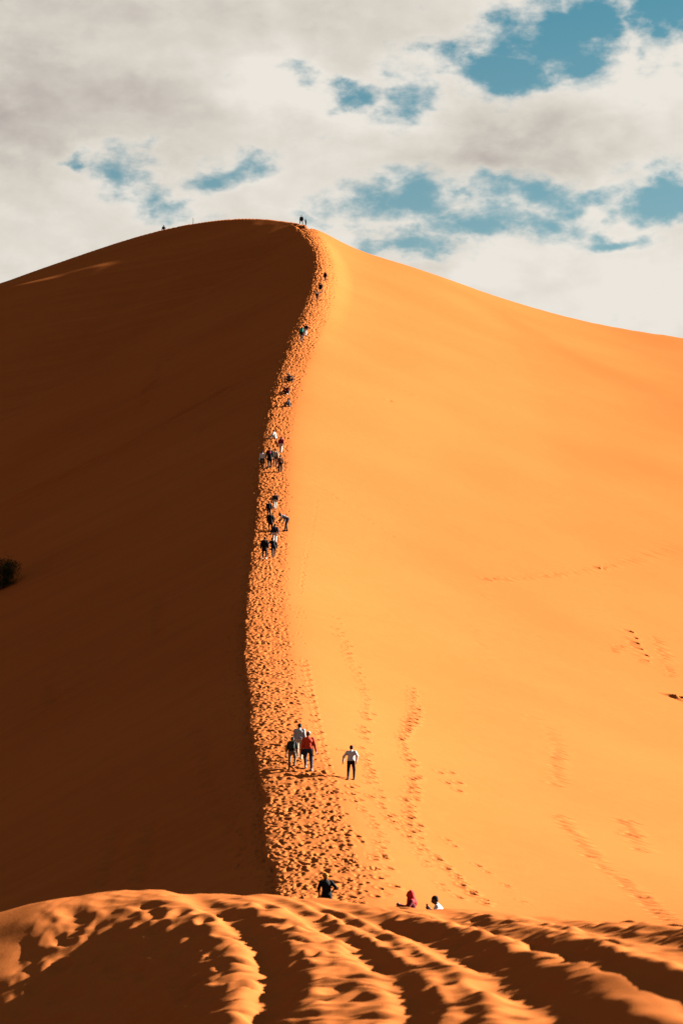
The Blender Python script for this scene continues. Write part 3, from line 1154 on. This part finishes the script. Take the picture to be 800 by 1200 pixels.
        h.cut(HT((0, 0.06, 0.0)), RH @ np.array([0, 1, -0.1]))
        part('hood', h, hc)
    elif hk == 'turban':
        for q in range(4):
            zz = 0.02 + q * 0.028
            h.ell(HT((0.006 * (-1) ** q, -0.006, zz)), (0.118 - 0.012 * q, 0.128 - 0.012 * q, 0.032), RH)
        h.ell(HT((0, -0.075, -0.03)), (0.075, 0.05, 0.07), RH)
        part('turban', h, hc)
    elif hk == 'scarf':
        h.ell(HT((0, -0.022, 0.02)), (0.112, 0.122, 0.13), RH)
        h.cap(HT((0, -0.055, -0.05)), T((0, -0.06, 0.42)), 0.095, 0.13)
        h.cap(HT((0, 0.02, -0.13)), T((0, 0.05, 0.44)), 0.075, 0.10)
        h.cap(T((-0.12, -0.02, 0.46)), T((0.12, -0.02, 0.46)), 0.085, 0.085)
        h.cut(HT((0, 0.072, 0.02)), RH @ np.array([0, 1, 0.55]))
        part('headscarf', h, hc)
    # --- carried pieces
    if 'pack' in spec:
        p = Field(0.02)
        pw_ = spec.get('packsize', 1.0)
        p.box(T((0, -0.19, 0.28)), (0.135 * pw_, 0.075 * pw_, 0.20 * pw_), 0.05, R)
        p.box(T((0, -0.265, 0.21)), (0.10 * pw_, 0.03, 0.09 * pw_), 0.028, R)
        pk = part('backpack', p, spec['pack'])
        for sx in (-1, 1):
            s2 = Field(0.01)
            s2.cap(T((sx * 0.10, -0.10, 0.46)), T((sx * 0.115, 0.02, 0.53)), 0.024, 0.024)
            s2.cap(T((sx * 0.115, 0.02, 0.53)), T((sx * 0.13, 0.145, 0.38)), 0.024, 0.024)
            s2.cap(T((sx * 0.13, 0.145, 0.38)), T((sx * 0.15, -0.08, 0.14)), 0.024, 0.024)
            part('strap', s2, spec.get('strap', spec['pack']), min(vox, 0.02), pk)
    if 'bag' in spec:
        p = Field(0.02)
        c, bx_, col = spec['bag']
        p.box(T(c), bx_, 0.04, R)
        bg_ = part('shoulder_bag', p, col)
        s2 = Field(0.01)
        sx = -1 if c[0] < 0 else 1
        s2.cap(T((c[0], c[1], c[2] + bx_[2] - 0.02)), T((sx * 0.12, -0.02, 0.535)), 0.016, 0.016)
        part('strap', s2, col, vox, bg_)
    if 'phone' in spec:
        p = Field(0.005)
        w = hands[spec['phone']] - els[spec['phone']]; w /= np.linalg.norm(w)
        p.box(hands[spec['phone']] + w * 0.10 + np.array([0, 0.02, 0.03]), (0.05, 0.022, 0.085), 0.012)
        part('phone', p, (0.01, 0.01, 0.012), min(vox, 0.012), root, 0.3)
    return root


WHITE, CREAM, BLACK, GREY = (.46, .44, .43), (.40, .33, .25), (.006, .006, .007), (.16, .155, .165)
NAVY, DENIM, RED, KHAKI = (.012, .016, .032), (.02, .03, .055), (.26, .022, .012), (.15, .10, .06)
CLIMB = 'people climbing the dune'


def put(px, py, hpx=None, **kw):
    """stand a person where the sight line of (px,py) meets the sand; hpx = apparent height in the photo"""
    x, y_ = hit(px, py)
    kw['at'] = (x, y_)
    if hpx:
        kw['h'] = float(np.clip(hpx * y_ / F * kw.pop('fac', 1.09), 1.35, 1.95))
    return person(kw)


NEARV = 0.0145
# --- behind the foreground rise
def lowput(px, ytop, ydist, dh, **kw):
    """people whose feet the rise hides: placed by distance, head at the pixel"""
    a, e = ray(px, ytop)
    kw['at'] = (float(a * ydist), ydist)
    g_ = ground(a * ydist, ydist)
    kw['h'] = float(np.clip((e * ydist - g_) * dh, 1.3, 1.95))
    return person(kw)


lowput(383, 1021, 84, 1.0, face=14, pose='walk', lean=8, stride=.16, top=BLACK, legs=BLACK, hem=-.10, sleeve=.55, vox=NEARV, head='turban', hair=(.30, .13, .012),
       skin=(.15, .075, .045), arms=[(-.26, .10, .0), (.22, .10, .12)], turn=12,
       label='person in black with a yellow turban at the foot of the footprint path')
lowput(484, 1043, 80, 1.0, face=88, pose='stand', lean=4, top=(.10, .008, .012), legs=(.05, .008, .01), hem=-.5, vox=NEARV, head='scarf', hair=(.50, .022, .016),
       arms=[(-.16, .36, .30), (.16, .36, .38)], skin=(.12, .055, .03), label='person in a red headscarf facing left, half hidden behind the near sand', group='people half hidden behind the near sand')
lowput(518, 1048, 79, 1.0, face=80, pose='stand', lean=14, top=WHITE, legs=(.05, .04, .03), vox=NEARV, head='hair', nod=8,
       arms=[(-.10, .26, .44), (.12, .26, .44)], phone=0, label='dark-haired person in white holding a phone up, half hidden behind near sand', group='people half hidden behind the near sand')

# --- the nearest climbers
put(350.5, 889, 41, face=-4, lean=12, stride=.20, flip=1, top=(.27, .26, .275), legs=CREAM, shoes=(.3, .26, .2), vox=NEARV, bulk=.03, hem=-.12,
    arms=[(-.25, .12, -.08), (.27, .02, -.1)], label='tall person in a pale grey jacket and cream trousers, rearmost of the near trio')
put(342, 899, 38, face=-4, lean=13, stride=.18, flip=-1, top=(.035, .034, .032), legs=KHAKI, shoes=(.12, .07, .05), vox=NEARV, sleeve=.5, pack=(.022, .022, .02), packsize=1.1, strap=(.10, .09, .08),
    bag=((-.30, -.02, .18), (.05, .11, .16), (.42, .22, .012)), head='cap', hair=(.03, .035, .03),
    label='person with dark backpack, yellow bag and khaki trousers beside the red jacket')
put(361.5, 902, 45, face=4, lean=9, stride=.16, flip=1, top=(.42, .040, .014), legs=DENIM, shoes=(.25, .22, .2), vox=NEARV, bulk=.03, hem=-.10, head='cap', hair=(.42, .27, .24),
    bag=((-.20, .0, -.10), (.10, .05, .12), (.015, .018, .03)), arms=[(-.30, .03, -.10), (.33, .02, -.12)],
    label='person in a red jacket, pale cap and dark jeans on the path')
put(411, 914, 39, face=-8, lean=6, stride=.20, flip=-1, top=(.40, .40, .42), legs=BLACK, vox=NEARV, bulk=.025, arms=[(-.40, .12, .03), (.26, -.02, .0)],
    label='person in white shirt and black trousers walking alone beside the path')

# --- middle group of climbers
MV = 0.021
put(309.8, 654.5, 26, face=-5, lean=8, stride=.10, stance=.13, top=BLACK, legs=BLACK, hem=-.28, bulk=.04, shoes=(.45, .42, .4), vox=MV, label='person in long black coat and white shoes at the bottom of the dark column')
put(320.5, 653, 25, face=8, lean=15, side=-6, stride=.30, flip=-1, top=BLACK, legs=BLACK, hem=-.15, bulk=.03, vox=MV, arms=[(-.42, .12, .10), (.26, .1, -.05)], label='person in black striding with legs apart beside the long black coat')
put(321.6, 638, 25.5, face=-6, lean=14, stride=.16, top=(.012, .014, .03), legs=WHITE, vox=MV, hem=-.12, label='person in dark blue jacket and white trousers just above the striding person in black')
put(317.0, 622, 23, face=0, lean=12, stride=.14, top=BLACK, legs=BLACK, hem=-.30, bulk=.03, vox=MV, head='hair', hair=(.22, .10, .03), label='fair-haired person in long black clothes in the middle of the dark column')
put(315.0, 606, 20, face=0, lean=16, stride=.18, flip=-1, top=BLACK, legs=BLACK, hem=-.15, bulk=.035, vox=MV, label='person in black second from the top of the dark column')
put(322.0, 596.5, 20.5, face=-8, lean=18, stride=.16, top=(.022, .022, .024), legs=(.42, .40, .38), hem=-.08, bulk=.035, vox=MV, head='cap', hair=(.02, .02, .02), label='person in dark jacket and white trousers at the top of the dark column')
put(335, 622.5, 26, face=72, pose='bend', lean=62, top=GREY, legs=BLACK, vox=MV, pelvis=-.12, nod=10, arms=[(-.24, .46, .34), (.22, .42, .24)], label='person in grey shirt and black trousers bending forward at the path edge')

# --- group with white clothes
put(307.6, 547.5, 20.5, face=0, lean=8, stride=.12, top=WHITE, legs=(.03, .034, .03), vox=MV, bulk=.03, label='person in white shirt and dark trousers at the left edge of the path')
put(316.0, 548, 24.5, face=4, lean=8, stride=.12, flip=-1, top=BLACK, legs=BLACK, hem=-.30, vox=MV, pack=(.20, .02, .05), packsize=.62, strap=(.01, .01, .01), label='person in black with a small pink backpack')
put(322.3, 546, 22, face=-6, lean=10, stride=.14, top=(.36, .27, .19), legs=(.11, .03, .012), vox=MV, bag=((.20, -.04, .05), (.06, .06, .08), (.06, .02, .012)), label='person in cream top and reddish brown trousers with a small bag')
put(328.4, 553, 20.5, face=4, lean=12, stride=.16, flip=-1, top=(.13, .04, .012), legs=BLACK, vox=MV, flare=.02, label='person in orange brown top and black trousers at the right of the group')
put(328.8, 530, 20, face=-14, lean=14, stride=.20, top=(.16, .010, .018), legs=(.46, .42, .38), vox=MV, hem=-.03, head='scarf', hair=(.10, .006, .012), flare=.02, label='person in dark red top and white trousers climbing above the group')
put(322.5, 513.5, None, h=1.65, pose='sit', face=70, lean=12, top=(.44, .43, .44), legs=(.46, .42, .38), shoes=(.4, .38, .36), vox=MV, label='person dressed all in white sitting on the path', group='people sitting on the path')

# --- seated trio
put(338.8, 476.5, None, h=1.70, pose='sit', face=72, lean=6, top=(.03, .03, .032), legs=(.05, .05, .055), vox=MV, reach=.48, label='lowest of the three seated people, in dark clothes facing left', group='people sitting on the path')
put(336.8, 461, None, h=1.70, pose='sit', face=150, lean=14, top=(.13, .014, .016), legs=(.02, .02, .022), shoes=(.4, .38, .36), vox=MV, spread=.34, kneeout=1.4, head='cap', hair=(.09, .01, .012), label='seated person in dark red top, middle of the three', group='people sitting on the path')
put(338.8, 446.5, None, h=1.70, pose='sit', face=170, lean=10, top=(.05, .052, .056), legs=BLACK, vox=MV, spread=.40, reach=.40, kneeout=2.6, head='cap', hair=(.25, .24, .22), label='seated person in grey with legs spread, topmost of the three', group='people sitting on the path')

# --- upper climbers
FV = 0.027
put(353.4, 400, 20, face=-6, lean=14, stride=.14, top=(.02, .02, .022), legs=(.02, .02, .022), vox=FV, hem=-.1, pack=(.02, .19, .15), packsize=1.2, label='person in dark clothes with a turquoise backpack')
put(358.2, 393, 15, face=-10, lean=10, stride=.16, top=BLACK, legs=(.45, .43, .42), vox=FV, hem=-.05, sleeve=1, label='person in black top and white trousers beside the turquoise backpack')
put(371.4, 351, 12.5, face=-10, lean=14, stride=.24, top=BLACK, legs=BLACK, vox=FV, pack=(.35, .33, .32), packsize=.6, label='person in black with a small pale backpack, lower of the upper pair')
put(375.4, 344, 13, face=-10, lean=10, stride=.16, flip=-1, top=(.010, .011, .014), legs=(.010, .011, .014), bulk=.04, hem=-.2, vox=FV, label='person in a bulky dark coat, higher of the upper pair')
put(380.8, 329, 12, face=-12, lean=10, stride=.12, top=BLACK, legs=BLACK, bulk=.04, hem=-.2, vox=FV, label='lone person in black just below the summit')
SUMMIT = 'people on the skyline'


def skyput(px, hpx, back=0.4, **kw):
    """stand somebody on the ridge line seen at this pixel column"""
    a = ray(px, 262)[0]
    Y = np.linspace(330, 430, 1800)
    Z = np.array([ground(a * q, q) for q in Y])
    i = int(np.argmax(Z / Y))
    q = Y[i] + back
    kw['at'] = (float(a * q), float(q))
    kw['h'] = kw.get('h') or float(np.clip(hpx * q / F, 1.2, 1.95))
    return person(kw)


skyput(353.2, 13.5, face=180, pose='stand', lean=4, stance=.24, top=BLACK, legs=BLACK, bulk=.045, vox=FV, group=SUMMIT, label='person in black standing with legs apart on the summit')
skyput(358.6, 9.5, face=120, pose='stand', lean=14, stance=.10, top=BLACK, legs=BLACK, bulk=.03, vox=FV, group=SUMMIT, h=1.3, label='small dark figure beside the standing person on the summit')
skyput(192.4, 9, face=30, pose='sit', lean=8, top=BLACK, legs=BLACK, bulk=.05, vox=FV, group=SUMMIT, h=1.72, label='dark figure sitting on the left skyline ridge')


# ------------------------------------------------------------------ thin marker pole on the left skyline
def pole():
    a = ray(226.3, 262)[0]
    Y = np.linspace(330, 430, 1800)
    Z = np.array([ground(a * q, q) for q in Y])
    i = int(np.argmax(Z / Y))
    x, y_, z = float(a * Y[i]), float(Y[i]), float(Z[i])
    r = bpy.data.objects.new('marker_pole', None)
    COL.objects.link(r)
    r.location = (x, y_, z)
    r['label'] = 'thin pole with a pale top standing on the left skyline ridge'
    r['category'] = 'pole'
    f = Field(0.01)
    f.cap((0, 0, -0.3), (0.03, 0, 0.75), 0.05, 0.042)
    mesh_obj('shaft', *f.mesh(0.03), cloth((.03, .02, .012)), r)
    f = Field(0.01)
    f.cap((0.03, 0, 0.75), (0.035, 0, 1.0), 0.055, 0.05)
    mesh_obj('pole_top', *f.mesh(0.03), cloth((.25, .18, .06)), r)


pole()


# ------------------------------------------------------------------ shrub at the left edge
def shrub():
    x, y_ = hit(3, 690)
    z = ground(x, y_)
    r = bpy.data.objects.new('desert_shrub', None)
    COL.objects.link(r)
    r.location = (x, y_, z)
    r.scale = (1.3, 1.3, 1.25)
    r['label'] = 'dark green desert shrub on the shaded slope at the left edge'
    r['category'] = 'shrub'
    R_ = np.random.default_rng(3)
    tips = []
    barkm = cloth((.05, .03, .018))
    for k in range(9):
        an = k / 9 * 2 * math.pi + R_.uniform(-.2, .2)
        out = R_.uniform(0.5, 1.25)
        hh = R_.uniform(1.1, 2.05) * (1.15 - 0.3 * out)
        f = Field(0.03)
        p0 = np.array([0.08 * math.cos(an), 0.08 * math.sin(an), -0.25])
        p1 = np.array([out * .35 * math.cos(an), out * .35 * math.sin(an), hh * .45])
        p2 = np.array([out * math.cos(an + .2), out * math.sin(an + .2), hh])
        f.cap(p0, p1, .06, .04); f.cap(p1, p2, .04, .015)
        for _ in range(3):
            t = R_.uniform(.3, .9)
            q0 = p1 + (p2 - p1) * t
            q1 = q0 + R_.normal(0, .28, 3) + np.array([0, 0, .15])
            f.cap(q0, q1, .02, .01)
            tips.append(q1)
        tips += [p2, (p1 + p2) / 2, p1 + np.array([0.2 * math.cos(an), 0.2 * math.sin(an), -0.05]), p1 * np.array([2.0, 2.0, 0.55])]
        mesh_obj('stem', *f.mesh(0.035), barkm, r)
    vs, qs = [], []
    for tpt in tips:
        for _ in range(95):
            c = tpt + R_.normal(0, 1, 3) * np.array([.22, .22, .17])
            if c[2] < 0.12:
                continue
            d = R_.normal(0, 1, 3); d[2] = abs(d[2]) * .8; d /= np.linalg.norm(d)
            s = np.cross(d, R_.normal(0, 1, 3)); s /= np.linalg.norm(s)
            L, w = R_.uniform(.07, .15), R_.uniform(.018, .035)
            b = len(vs)
            vs += [c - d * L * .5, c + s * w, c + d * L * .5, c - s * w]
            qs.append((b, b + 1, b + 2, b + 3))
    m, N, p = new_mat('shrub_leaf')
    tc = N.n('ShaderNodeTexCoord')
    f = N.ramp(N.noise(tc.outputs['Object'], 3.0, 3), .3, .7)
    N.t.links.new(N.mix(f, (.006, .010, .004), (.015, .020, .007)), p.inputs['Base Color'])
    p.inputs['Roughness'].default_value = .9
    p.inputs['Specular IOR Level'].default_value = 0.0
    o = mesh_obj('foliage', vs, qs, m, r, smooth=False)


shrub()
